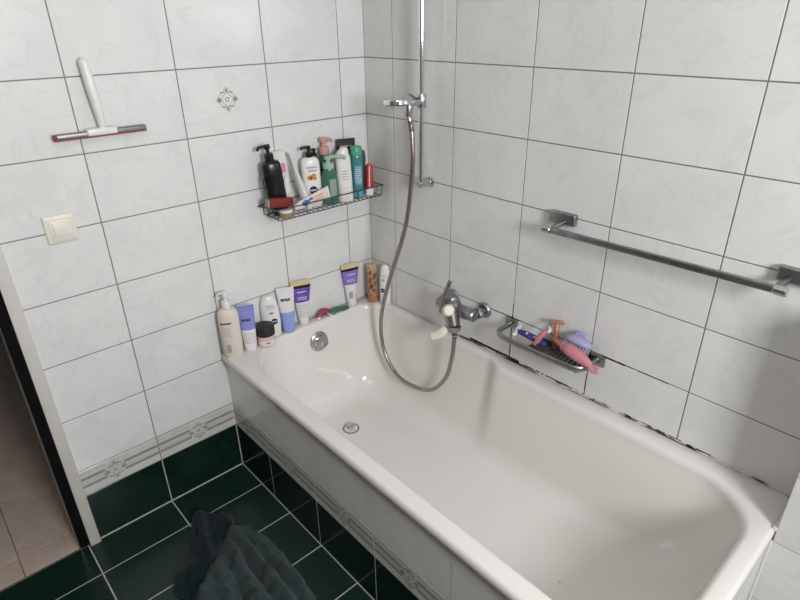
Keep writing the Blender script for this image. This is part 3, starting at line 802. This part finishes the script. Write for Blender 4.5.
o = thing('shampoo_bottle', 'slim yellow floral bottle with orange cap in the corner of the tub rim', 'bottle', (-.050, -.058, Z), (0, 0, R_(-30)))
cs = [(0, .018, .014, 2.4), (.003, .020, .016, 2.4), (.034, .0205, .0165, 2.4), (.036, .0215, .0175, 2.6), (.150, .0215, .0175, 2.6), (.166, .0205, .010, 2.6), (.173, .020, .004, 3.)]
body('bottle', cs, FLOR, o); patch_on('cap', cs, .0004, .030, ORC, o, label='orange cap')
print_on('flower_print', disc_p(.008, .122, .006, .012)+disc_p(-.010, .140, .004, .010)+disc_p(-.007, .075, .007, .012)+disc_p(.004, .055, .004, .008)+disc_p(-.011, .105, .004, .014)+disc_p(.010, .088, .003, .011), cs, FRED, o, off=.0006)

o = thing('lotion_bottle', 'white lotion bottle with round navy badge half hidden behind the hose', 'bottle', (-.026, -.114, Z), (0, 0, R_(-48)))
cs = [(0, .020, .013, 2.4), (.004, .022, .0145, 2.4), (.06, .0235, .0155, 2.3), (.12, .0225, .015, 2.3), (.155, .019, .012, 2.2), (.170, .015, .009, 2.2), (.176, .010, .006, 2.)]
body('bottle', cs, WPL, o)
print_on('badge', disc_p(-.009, .066, .010, n=24), cs, NAVY, o, off=.0008, label='round navy badge'); word(o, 'NIVEA', -.009, .066, .006, cs, WINK)
print_on('small_print', rect_p(-.012, .0, .108, .118, 3, 2)+lines_p(-.012, .008, .125, .140, 2, 5), cs, GINK, o)

# --- razors
def razor(label, loc, rot, L, hm, gm, headm, group=None, bend=.010, w=.0055, head_w=.040, stripe=None):
    o = thing('razor', label, 'razor', loc, rot, group)
    pts = [(0, 0, .004), (0, L*.25, .004+bend*.2), (0, L*.6, .004+bend), (0, L*.85, .004+bend*.8), (0, L, .006)]
    bm = B(); tube(bm, smooth_path(pts, 6), w, 12, flat=(1.25, .85), rfun=lambda t: w*(.85+.35*math.sin(PI*min(1, t*1.15)))); h = finish('handle', bm, hm, o)
    bm = B(); tube(bm, smooth_path([(0, L*.30, .0095+bend*.3), (0, L*.5, .0092+bend*.85), (0, L*.72, .0095+bend*.98)], 5), w*.62, 10, flat=(1.2, .6)); finish('grip', bm, gm, h)
    bm = B(); box(bm, (-head_w/2, L-.002, .001), (head_w/2, L+.011, .011), .0025, 3); hd = finish('head', bm, headm, o)
    bm = B()
    for k in range(3): box(bm, (-head_w/2+.003, L+.0008+.0028*k, .0105), (head_w/2-.003, L+.0022+.0028*k, .0117), 0)
    finish('blades', bm, CHR, hd)
    bm = B(); box(bm, (-head_w/2+.002, L+.0092, .0095), (head_w/2-.002, L+.0112, .0118), .0008); finish('strip', bm, stripe or gm, hd)
    return o
razor('raspberry pink razor lying on the tub rim beside the violet tube', (-.225, -.022, Z), (0, R_(20), R_(99)), .098, PINKD, PINKD, WPL, bend=.018, head_w=.034, w=.0110)
razor('dark green razor lying on the tub rim near the lilac tube', (-.170, -.036, Z), (0, R_(-14), R_(93)), .095, DKGR, MINT, WPL, bend=.012, head_w=.030, w=.0090)

# things in the soap dish
TZ = DZ-.0035
razor('indigo and white razor with head over the left of the soap dish', (-.045, -.925, TZ+.006), (R_(14), R_(-20), R_(12)), .100, INDG, WPL, WPL, bend=.004, stripe=INDG, head_w=.048, w=.0085)
razor('copper razor standing head up in the soap dish', (-.034, -.950, TZ+.002), (R_(72), R_(0), R_(-55)), .082, COPP, COPP, COPP, bend=.004, head_w=.046, w=.0062)
razor('pink and white razor standing on its handle end in the soap dish', (-.076, -.905, TZ+.014), (R_(52), 0, R_(215)), .064, PINK, WPL, WPL, bend=.006, head_w=.026, w=.0085)
o = thing('body_brush', 'pink plump plastic scrubber with hanging loop across the soap dish', 'scrubber', (-.071, -1.045, TZ+.034), (R_(0), R_(0), R_(0)))
pts = [(.012, .046, .004), (.008, .030, .006), (0, .008, .006), (-.007, -.020, .004), (-.013, -.046, .001), (-.018, -.064, -.003)]
bm = B(); tube(bm, smooth_path(pts, 6), .015, 18, flat=(1.0, .9), rfun=lambda t: .0085+.0135*max(0, math.sin(PI*min(1, .22+t*.78)))**1.2); finish('body', bm, PINK, o)
bm = B(); ring_c = Vector((-.021, -.073, -.005))
tube(bm, [ring_c+Vector((.008*math.cos(t)*.6, .013*math.sin(t)-.003, .006*math.cos(t))) for t in [2*PI*k/20 for k in range(20)]], .0052, 10, closed=True); finish('hanging_loop', bm, PINK, o)
bm = B(); cyl(bm, (.011, .042, .004), (.0135, .052, .003), .0155, .0145, N=24, bev=.002); finish('collar', bm, WPL, o)['label'] = 'white collar'
bm = B(); cyl(bm, (.0135, .051, .003), (.020, .098, .012), .012, .006, N=18, bev=.002); finish('neck', bm, COPP, o)['label'] = 'copper neck'
o = thing('scalp_massager', 'lavender scalp massager with knob handle leaning at the back of the soap dish', 'massager', (-.038, -1.029, TZ+.050), (R_(4), R_(32), R_(4)))
bm = B(); loft(bm, [(0, .026, .040, 2.2), (.004, .029, .044, 2.2), (.012, .029, .0445, 2.2), (.020, .025, .039, 2.1), (.026, .017, .026, 2.), (.029, .008, .012, 2.), (.030, .003, .004, 2.)], 36); finish('dome', bm, LAV, o, angle=60)
bm = B(); tube(bm, smooth_path([(0, .015, .024), (0, .013, .031), (0, .0, .035), (0, -.013, .031), (0, -.015, .024)], 6), .0065, 12, flat=(1.4, .8)); finish('knob_handle', bm, LAV, o)
for i in range(9):
    for sx in (-1, 1):
        y = -.036+.009*i; x = sx*.022*math.sqrt(max(0, 1-(y/.046)**2))
        bm = B(); cyl(bm, (x, y, .003), (x, y, -.016), .0026, .0014, N=8); finish('tooth', bm, LAV, o)

# --- things in the wire basket
ZK = 1.0122
o = thing('pump_bottle', 'tall black pump bottle at the left end of the wire basket', 'bottle', (-.453, -.061, ZK+.0060), (0, R_(-6), R_(-18)))
cs = [(0, .027, .020, 2.6), (.004, .030, .023, 2.6), (.150, .0335, .0235, 2.6), (.178, .0325, .023, 2.5), (.187, .027, .020, 2.3), (.191, .014, .014)]
body('bottle', cs, BLK, o); pump(o, .190, BLK, .0150, .055, R_(172), .034)
bm = B(); tube(bm, smooth_path([(-.030, -.010, .150), (-.038, -.010, .125), (-.036, -.010, .090), (-.033, -.008, .060), (-.031, -.006, .030)], 6), .0045, 10, flat=(1.4, .7)); finish('side_arc', bm, SLAT, o)  # slate-coloured arc down the left side of the bottle

o = thing('shampoo_bottle', 'white shampoo bottle with pink swirl print next to the black pump bottle', 'bottle', (-.406, -.0240, ZK+.0060), (0, R_(-3), R_(-20)))
cs = [(0, .020, .011, 2.5), (.004, .023, .0130, 2.5), (.10, .0255, .0135, 2.5), (.175, .0265, .013, 2.6), (.200, .0255, .012, 2.6), (.208, .023, .014, 2.4), (.210, .017, .010, 2.)]
body('bottle', cs, WPL, o)
sw = []
for t in range(14):
    a = t/13*2.2-1.1; w = .004+.006*math.cos(a*1.1); x = -.006+.014*math.sin(a*1.6); z = .105+.05*a
    a2 = (t+1)/13*2.2-1.1; x2 = -.006+.014*math.sin(a2*1.6); z2 = .105+.05*a2
    sw.append([Vector((x-w, z)), Vector((x+w, z)), Vector((x2+w, z2)), Vector((x2-w, z2))])
print_on('swirl_print', sw+disc_p(.004, .150, .011, .016), cs, PINKP, o)
print_on('small_print', lines_p(-.012, .018, .046, .060, 2, 3), cs, GINK, o, off=.0008)

o = thing('squeeze_tube', 'plain white tube leaning left in the wire basket', 'tube', (-.340, -.068, ZK+.008), (R_(-17), 0, R_(76)))
cs = [(0, .018, .0175, 2.), (.003, .0195, .0185, 2.), (.02, .0195, .0185, 2.), (.024, .021, .018, 2.), (.12, .022, .011, 2.), (.185, .023, .005, 2.2), (.20, .0235, .003, 3), (.212, .0235, .0022, 4)]
body('tube_body', cs, WPL2, o)

o = thing('pump_bottle', 'white lotion bottle with black pump, orange flower and navy badge in the basket', 'bottle', (-.301, -.046, ZK+.002), (0, R_(-2), R_(-24)))
cs = [(0, .028, .018, 2.6), (.004, .031, .0205, 2.6), (.08, .0335, .021, 2.6), (.155, .0345, .021, 2.6), (.168, .032, .019, 2.5), (.176, .024, .016, 2.2), (.179, .014, .012, 2.)]
body('bottle', cs, WPL, o); pump(o, .178, BLK, .0125, .040, R_(190), .028)
print_on('badge', disc_p(.000, .062, .0150, n=28), cs, NAVY, o, off=.0008, label='round navy badge'); word(o, 'NIVEA', .000, .062, .0090, cs, WINK, 0, .0003)
print_on('flower_print', disc_p(-.006, .108, .012, .010)+disc_p(.006, .114, .009, .008)+disc_p(.010, .104, .006), cs, ORNG, o); print_on('flower_heart', disc_p(-.004, .108, .005), cs, INK, o, off=.0008)
print_on('small_print', lines_p(-.018, .020, .140, .149, 1, 13, .8)+lines_p(-.014, .018, .128, .137, 1, 17, .8), cs, GINK, o)

o = thing('pump_bottle', 'black pump bottle mostly hidden behind the rose pump bottle', 'bottle', (-.266, -.018, ZK+.002), (0, 0, R_(-20)))
cs = [(0, .012, .012, 2.4), (.003, .013, .013, 2.4), (.150, .013, .013, 2.4), (.165, .012, .012, 2.2), (.170, .009, .009)]
body('bottle', cs, BLK, o); pump(o, .169, BLK, .010, .030, R_(200), .02)

o = thing('pump_bottle', 'clear green bottle with rose pink pump in the wire basket', 'bottle', (-.224, -.031, ZK+.002), (0, R_(-2), R_(-24)))
cs = [(0, .024, .020, 2.2), (.004, .0265, .022, 2.2), (.130, .0265, .022, 2.2), (.160, .024, .020, 2.1), (.172, .017, .016), (.176, .0145, .0145)]
body('bottle', cs, GBOT, o); pump(o, .175, ROSE, .0185, .060, R_(-10), .032)

o = thing('pump_bottle', 'squat green bottle with pale mint pump at the front of the basket', 'bottle', (-.247, -.078, ZK+.0035), (0, R_(-1), R_(-24)))
cs = [(0, .027, .0165, 2.3), (.004, .0295, .0185, 2.3), (.100, .0295, .0185, 2.3), (.120, .025, .017, 2.1), (.130, .0175, .0165), (.134, .016, .015)]
body('bottle', cs, GBOT, o)
print_on('paper_label', rect_p(-.004, .022, .030, .095, 6, 4), cs, GLAB, o); print_on('small_print', lines_p(0, .020, .036, .090, 8, 31), cs, GINK, o, off=.0008)
pump(o, .133, MINT, .0200, .044, R_(-4), .064, stem_mat=CLEARP)

o = thing('shampoo_bottle', 'white flip top shampoo bottle right of the mint pump', 'bottle', (-.178, -.078, ZK+.002), (0, R_(-2), R_(-24)))
cs = [(0, .026, .017, 2.6), (.004, .028, .019, 2.6), (.10, .029, .0195, 2.6), (.160, .0285, .019, 2.6), (.170, .026, .0175, 2.4), (.172, .0235, .0165, 2.3)]
body('bottle', cs, WPL, o)
bm = B(); loft(bm, [(.1715, .024, .017, 2.3), (.177, .0245, .017, 2.3), (.190, .018, .015, 2.2, .005), (.197, .013, .012, 2., .007), (.199, .008, .008, 2., .007)], 28); finish('flip_cap', bm, WPL, o)
print_on('pink_print', rect_p(-.022, .010, .012, .055, 5, 3), cs, PINKL, o); print_on('small_print', lines_p(-.012, .012, .080, .120, 4, 15), cs, GINK, o)

o = thing('squeeze_tube', 'wide black tube with flat crimped top at the back of the wire basket', 'tube', (-.128, -.026, ZK+.002), (0, 0, R_(-16)))
cs = [(0, .020, .0185, 2.), (.02, .0205, .019, 2.), (.13, .030, .012, 2.), (.182, .037, .004, 2.4), (.196, .038, .002, 3), (.216, .038, .0016, 4)]
body('tube_body', cs, BLKM, o); print_on('small_print', lines_p(-.026, .022, .184, .194, 1, 9, .5), cs, GINK, o)

o = thing('spray_bottle', 'teal clear bottle with jade green cap near the right end of the basket', 'bottle', (-.118, -.074, ZK+.001), (0, 0, R_(-24)))
cs = [(0, .021, .020), (.003, .0235, .0225), (.030, .0235, .0225), (.036, .0225, .0215), (.150, .0235, .0225), (.160, .0225, .0215), (.163, .021, .0205)]
body('bottle', cs, TEAL, o)
bm = B(); loft(bm, [(.1625, .0225, .0215), (.166, .0235, .0225), (.190, .0225, .0215), (.195, .019, .0185), (.1955, .012, .012)], 32); finish('cap', bm, TEALC, o)['label'] = 'jade green cap'
print_on('blue_label', rect_p(-.015, .015, .050, .128, 8, 4), cs, TEALB, o); print_on('white_print', lines_p(-.012, .013, .058, .122, 9, 41), cs, WINK, o, off=.0008)
patch_on('blue_base', cs, .006, .030, TEALB, o)

o = thing('shampoo_bottle', 'slate grey bottle beside the red one at the right end of the basket', 'bottle', (-.079, -.046, ZK+.002), (0, R_(2), R_(-20)))
cs = [(0, .015, .014, 2.6), (.003, .017, .016, 2.6), (.145, .017, .016, 2.6), (.165, .014, .012, 2.4), (.169, .010, .009, 2.2)]
body('bottle', cs, SLAT, o)
o = thing('shampoo_bottle', 'slim red bottle on a white cap at the right end of the basket', 'bottle', (-.066, -.080, ZK+.001), (0, R_(2), R_(-24)))
cs = [(0, .014, .012, 2.4), (.003, .0155, .0135, 2.4), (.028, .0155, .0135, 2.4), (.030, .0145, .0125, 2.6), (.112, .0135, .0115, 2.6), (.120, .010, .008, 2.4)]
body('bottle', cs, REDP, o); patch_on('cap', cs, .0006, .0285, WPL, o, label='white cap')

o = thing('soap_bar', 'wrapped maroon soap bar lying on the front left rim of the basket', 'soap', (-.472, -.090, 1.0530), (0, R_(7), R_(-4)))
bm = B(); box(bm, (-.043, -.013, .001), (.045, .014, .033), .006, 3); finish('bar', bm, MARO, o)
for x in (-.051, .0455):
    bm = B(); box(bm, (x, -.012, .004), (x+.0075, .013, .030), .003, 2); finish('wrapper_end', bm, CLRF, o)
o = thing('cream_jar', 'small tan jar with white lid at the front left of the wire basket', 'jar', (-.447, -.084, 1.0124), (0, 0, R_(-24)))
bm = B(); lathe(bm, [(0, .0225), (.002, .024), (.017, .024), (.018, .0225)], 'Z', (0, 0, 0), 32); finish('jar', bm, TANW, o)
bm = B(); lathe(bm, [(.0178, .024), (.0195, .0247), (.0260, .0247), (.0275, .022), (.0275, 0)], 'Z', (0, 0, 0), 32, cap1=False); finish('lid', bm, WPL, o)['label'] = 'white lid'

o = thing('toothpaste_tube', 'pale pink toothpaste tube with blue print lying aslant in the basket', 'toothpaste', (-.418, -.0925, ZK+.026), (0, R_(79), R_(0)))
cs = [(0, .011, .010, 2.), (.018, .0115, .0105, 2.), (.021, .015, .011, 2.), (.06, .018, .009, 2.), (.12, .021, .005, 2.2), (.138, .022, .002, 3), (.148, .022, .0016, 4)]
body('tube_body', cs, PASTE, o)
print_on('blue_print', disc_p(-.003, .046, .010, .017)+rect_p(-.012, -.004, .062, .080, 2, 2), cs, BLUEP, o, off=.0006)
print_on('salmon_print', rect_p(.003, .008, .055, .125, 3, 4)+rect_p(-.010, -.003, .085, .125, 3, 4), cs, SALM, o, off=.0006)
bm = B(); loft(bm, [(.1478, .0222, .0020, 4), (.1560, .0225, .0018, 4)], 24); finish('white_crimp', bm, WPL, o)

# ------------------------------------------------------------------ squeegee on the wall
o = thing('squeegee', 'white shower squeegee with red rubber blade hanging on the tiles', 'squeegee', (-.966, -.0016, 1.358))
bm = B(); box(bm, (-.117, -.034, -.004), (.121, -.014, .010), .004, 3); finish('blade_holder', bm, ALU, o)['label'] = 'brushed aluminium blade holder'
bm = B(); box(bm, (-.120, -.027, -.0085), (.122, -.023, -.003), .001); box(bm, (-.122, -.034, -.008), (-.1165, -.014, .010), .003); finish('rubber_blade', bm, SQR, o)['label'] = 'red rubber blade'
bm = B(); box(bm, (-.040, -.038, -.003), (.040, -.012, .016), .005, 3); finish('clamp', bm, WPL, o)
bm = B(); tube(bm, smooth_path([(.004, -.026, .008), (.004, -.026, .030), (.002, -.026, .07), (-.001, -.024, .12), (-.004, -.020, .178)], 6), .012, 18, flat=(1.0, .9), rfun=lambda t: .0095+.0055*smst(t*1.3)); finish('handle', bm, WPL, o)
bm = B(); lathe(bm, [(0, .014), (.006, .013), (.013, .009), (.017, .003), (.0175, 0)], 'Z', (-.004, -.020, .178), 20, cap1=False); finish('end_cap', bm, IVORY if False else WPL, o)
bm = B(); box(bm, (-.012, -.012, .150), (.006, 0, .175), .003); finish('wall_hook', bm, WPL, o)

# ------------------------------------------------------------------ light switch
o = thing('light_switch', 'square cream light switch on the tiled wall beside the doorway', 'light switch', (-1.1265, -.0016, 1.114))
bm = B()
rings(bm, [[Vector((sx*a, y, sz*a)) for sx, sz in ((-1, -1), (1, -1), (1, 1), (-1, 1))] for a, y in ((.0405, 0), (.0405, -.004), (.0385, -.0075), (.0300, -.0105), (.0290, -.0095))], True, True)
finish('frame', bm, CREAM, o, angle=20)
bm = B(); box(bm, (-.0275, -.0125, -.0275), (.0275, -.004, .0275), .0018); finish('insert', bm, CREAM, o)
bm = B(); box(bm, (-.0205, -.0155, -.0205), (.0205, -.006, .0205), .0022); finish('rocker', bm, CREAM, o)

# ------------------------------------------------------------------ towel on the floor
def inside(poly, x, y):
    c = False; n = len(poly)
    for i in range(n):
        (x1, y1), (x2, y2) = poly[i], poly[i-1]
        if (y1 > y) != (y2 > y) and x < (x2-x1)*(y-y1)/(y2-y1)+x1: c = not c
    return c
def edge_d(poly, x, y):
    best = 9
    for i in range(len(poly)):
        a, b = Vector(poly[i]), Vector(poly[i-1]); p = Vector((x, y)); ab = b-a
        t = max(0, min(1, (p-a).dot(ab)/ab.length_squared)); best = min(best, (p-(a+ab*t)).length)
    return best
def cloth(name, poly, hfun, mat, parent, step=.0075):
    """draped cloth over an outline, hem turned down to the floor"""
    xs = [p[0] for p in poly]; ys = [p[1] for p in poly]
    bm = B(); g = {}
    nx = int((max(xs)-min(xs))/step)+2; ny = int((max(ys)-min(ys))/step)+2
    for i in range(nx):
        for j in range(ny):
            x = min(xs)+i*step; y = min(ys)+j*step
            if inside(poly, x, y):
                g[i, j] = bm.verts.new((x, y, hfun(x, y, edge_d(poly, x, y))))
    for (i, j) in list(g):
        q = [(i, j), (i+1, j), (i+1, j+1), (i, j+1)]
        if all(k in g for k in q): bm.faces.new([g[k] for k in q])
    bmesh.ops.delete(bm, geom=[v for v in bm.verts if not v.link_faces], context='VERTS')
    bmesh.ops.smooth_vert(bm, verts=[v for v in bm.verts if v.is_boundary], factor=.5, use_axis_x=True, use_axis_y=True)
    bmesh.ops.smooth_vert(bm, verts=[v for v in bm.verts if v.is_boundary], factor=.5, use_axis_x=True, use_axis_y=True)
    es = [e for e in bm.edges if e.is_boundary]
    r = bmesh.ops.extrude_edge_only(bm, edges=es)
    for v in r['geom']:
        if isinstance(v, bmesh.types.BMVert): v.co.z = min(v.co.z-.004, max(.0012, v.co.z-.012))
    o = finish(name, bm, mat, parent, angle=80)
    return o
import mathutils.noise as mn
def ridge(x, y, p, q, w, h):
    a, b = Vector(p), Vector(q); ab = b-a; P = Vector((x, y)); t = max(0, min(1, (P-a).dot(ab)/ab.length_squared)); d = (P-(a+ab*t)).length
    return h*math.exp(-(d/w)**2)*(.6+.4*math.sin(PI*min(1, t*.9+.1)))
TWO = (-.98, -.45)
tw_ = thing('towel', 'crumpled dark teal grey towel lying on the green floor tiles', 'towel', (TWO[0], TWO[1], 0))
polyA = [(.072, .195), (.115, .150), (.140, .060), (.148, -.040), (.145, -.150), (.130, -.290), (.135, -.420), (.02, -.46), (-.15, -.42), (-.235, -.30), (-.215, -.16), (-.200, -.04), (-.125, .030), (-.05, .090), (.02, .160)]
def hA(x, y, d):
    n = mn.noise(Vector((x*7, y*5, 1.3)))*.016+mn.noise(Vector((x*22, y*13, 4.1)))*.008
    z = .022+n
    z += ridge(x, y, (.06, .17), (.055, -.30), .016, .035)+ridge(x, y, (.085, .13), (.118, -.25), .013, .026)+ridge(x, y, (.02, .10), (-.03, -.30), .018, .030)
    z += ridge(x, y, (-.05, .05), (-.12, -.32), .018, .032)+ridge(x, y, (-.13, .0), (-.18, -.28), .015, .024)
    z -= ridge(x, y, (.035, .12), (.018, -.3), .008, .024)+ridge(x, y, (-.02, .02), (-.085, -.32), .009, .022)+ridge(x, y, (.075, .10), (.085, -.3), .008, .022)
    q = x*.94+y*.34; w = mn.noise(Vector((q*16+mn.noise(Vector((x*6, y*6, 2.)))*1.6, y*3.2, 9.)))
    z += .020*(1-min(1, abs(w)*3.2))*smst((.20-y)/.2)
    return max(.004, z*smst(d/.045+.22))
cloth('towel_cloth', [(x, y) for x, y in polyA], hA, TOWA, tw_)
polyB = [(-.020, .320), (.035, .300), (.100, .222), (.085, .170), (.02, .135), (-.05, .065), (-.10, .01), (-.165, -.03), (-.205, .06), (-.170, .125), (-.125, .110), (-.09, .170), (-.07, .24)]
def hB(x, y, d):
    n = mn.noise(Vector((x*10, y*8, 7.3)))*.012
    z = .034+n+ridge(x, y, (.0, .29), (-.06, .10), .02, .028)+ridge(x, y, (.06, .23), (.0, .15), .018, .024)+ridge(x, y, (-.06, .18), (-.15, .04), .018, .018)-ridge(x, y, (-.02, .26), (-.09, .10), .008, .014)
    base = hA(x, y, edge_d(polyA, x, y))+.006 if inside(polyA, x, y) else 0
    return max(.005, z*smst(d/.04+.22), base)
cloth('shaded_back_side', polyB, hB, TOWB, tw_)['label'] = 'darker teal back side with shade in its colour'

# rows of like things share a group
for q in list(COL.objects):
    if q.parent or q.get('category') not in ('bottle', 'tube', 'jar', 'razor', 'toothpaste'): continue
    if q['category'] == 'razor': q['group'] = 'razors in the soap dish' if q.location.z > .6 else 'razors on the tub rim'
    else: q['group'] = 'toiletries in the wire basket' if q.location.z > .9 else 'toiletries on the tub rim'

# ------------------------------------------------------------------ light
def area(name, loc, rot, sx, sy, e, col):
    l = bpy.data.lights.new(name, 'AREA'); l.shape = 'RECTANGLE'; l.size = sx; l.size_y = sy; l.energy = e; l.color = col
    o = bpy.data.objects.new(name, l); COL.objects.link(o); o.location = loc; o.rotation_euler = rot; return o
area('window_daylight', ((WX0+WX1)/2, FYW+.01, (WZ0+WZ1)/2), (R_(90), 0, 0), .54, .62, 50, (.98, .99, 1.0))
area('ceiling_fill', (-1.45, -1.5, 2.49), (0, 0, 0), .35, .35, 4.0, (1.0, .96, .92))  # weak fill light added under the ceiling, no lamp fitting there
w = bpy.data.worlds.new('World'); S.world = w; w.use_nodes = True
w.node_tree.nodes['Background'].inputs[0].default_value = (.75, .85, 1, 1); w.node_tree.nodes['Background'].inputs[1].default_value = .6

# ------------------------------------------------------------------ camera
cam = bpy.data.cameras.new('camera'); co = bpy.data.objects.new('camera', cam); COL.objects.link(co)
right = Vector((.73912689, -.67345656, -.01215367)); up = Vector((.30666374, .32039246, .89627341)); fwd = Vector((.59970726, .66618686, -.44333539))
m = Matrix((right, up, -fwd)).transposed().to_4x4(); m.translation = (-1.4506, -1.7892, 1.6382)
co.matrix_world = m
cam.sensor_width = 36; cam.lens = 573.52/800*36; cam.clip_start = .02
S.camera = co
S.view_settings.view_transform = 'Standard'; S.view_settings.look = 'None'; S.view_settings.gamma = 1; S.view_settings.use_curve_mapping = False
S.view_settings.exposure = 0.04
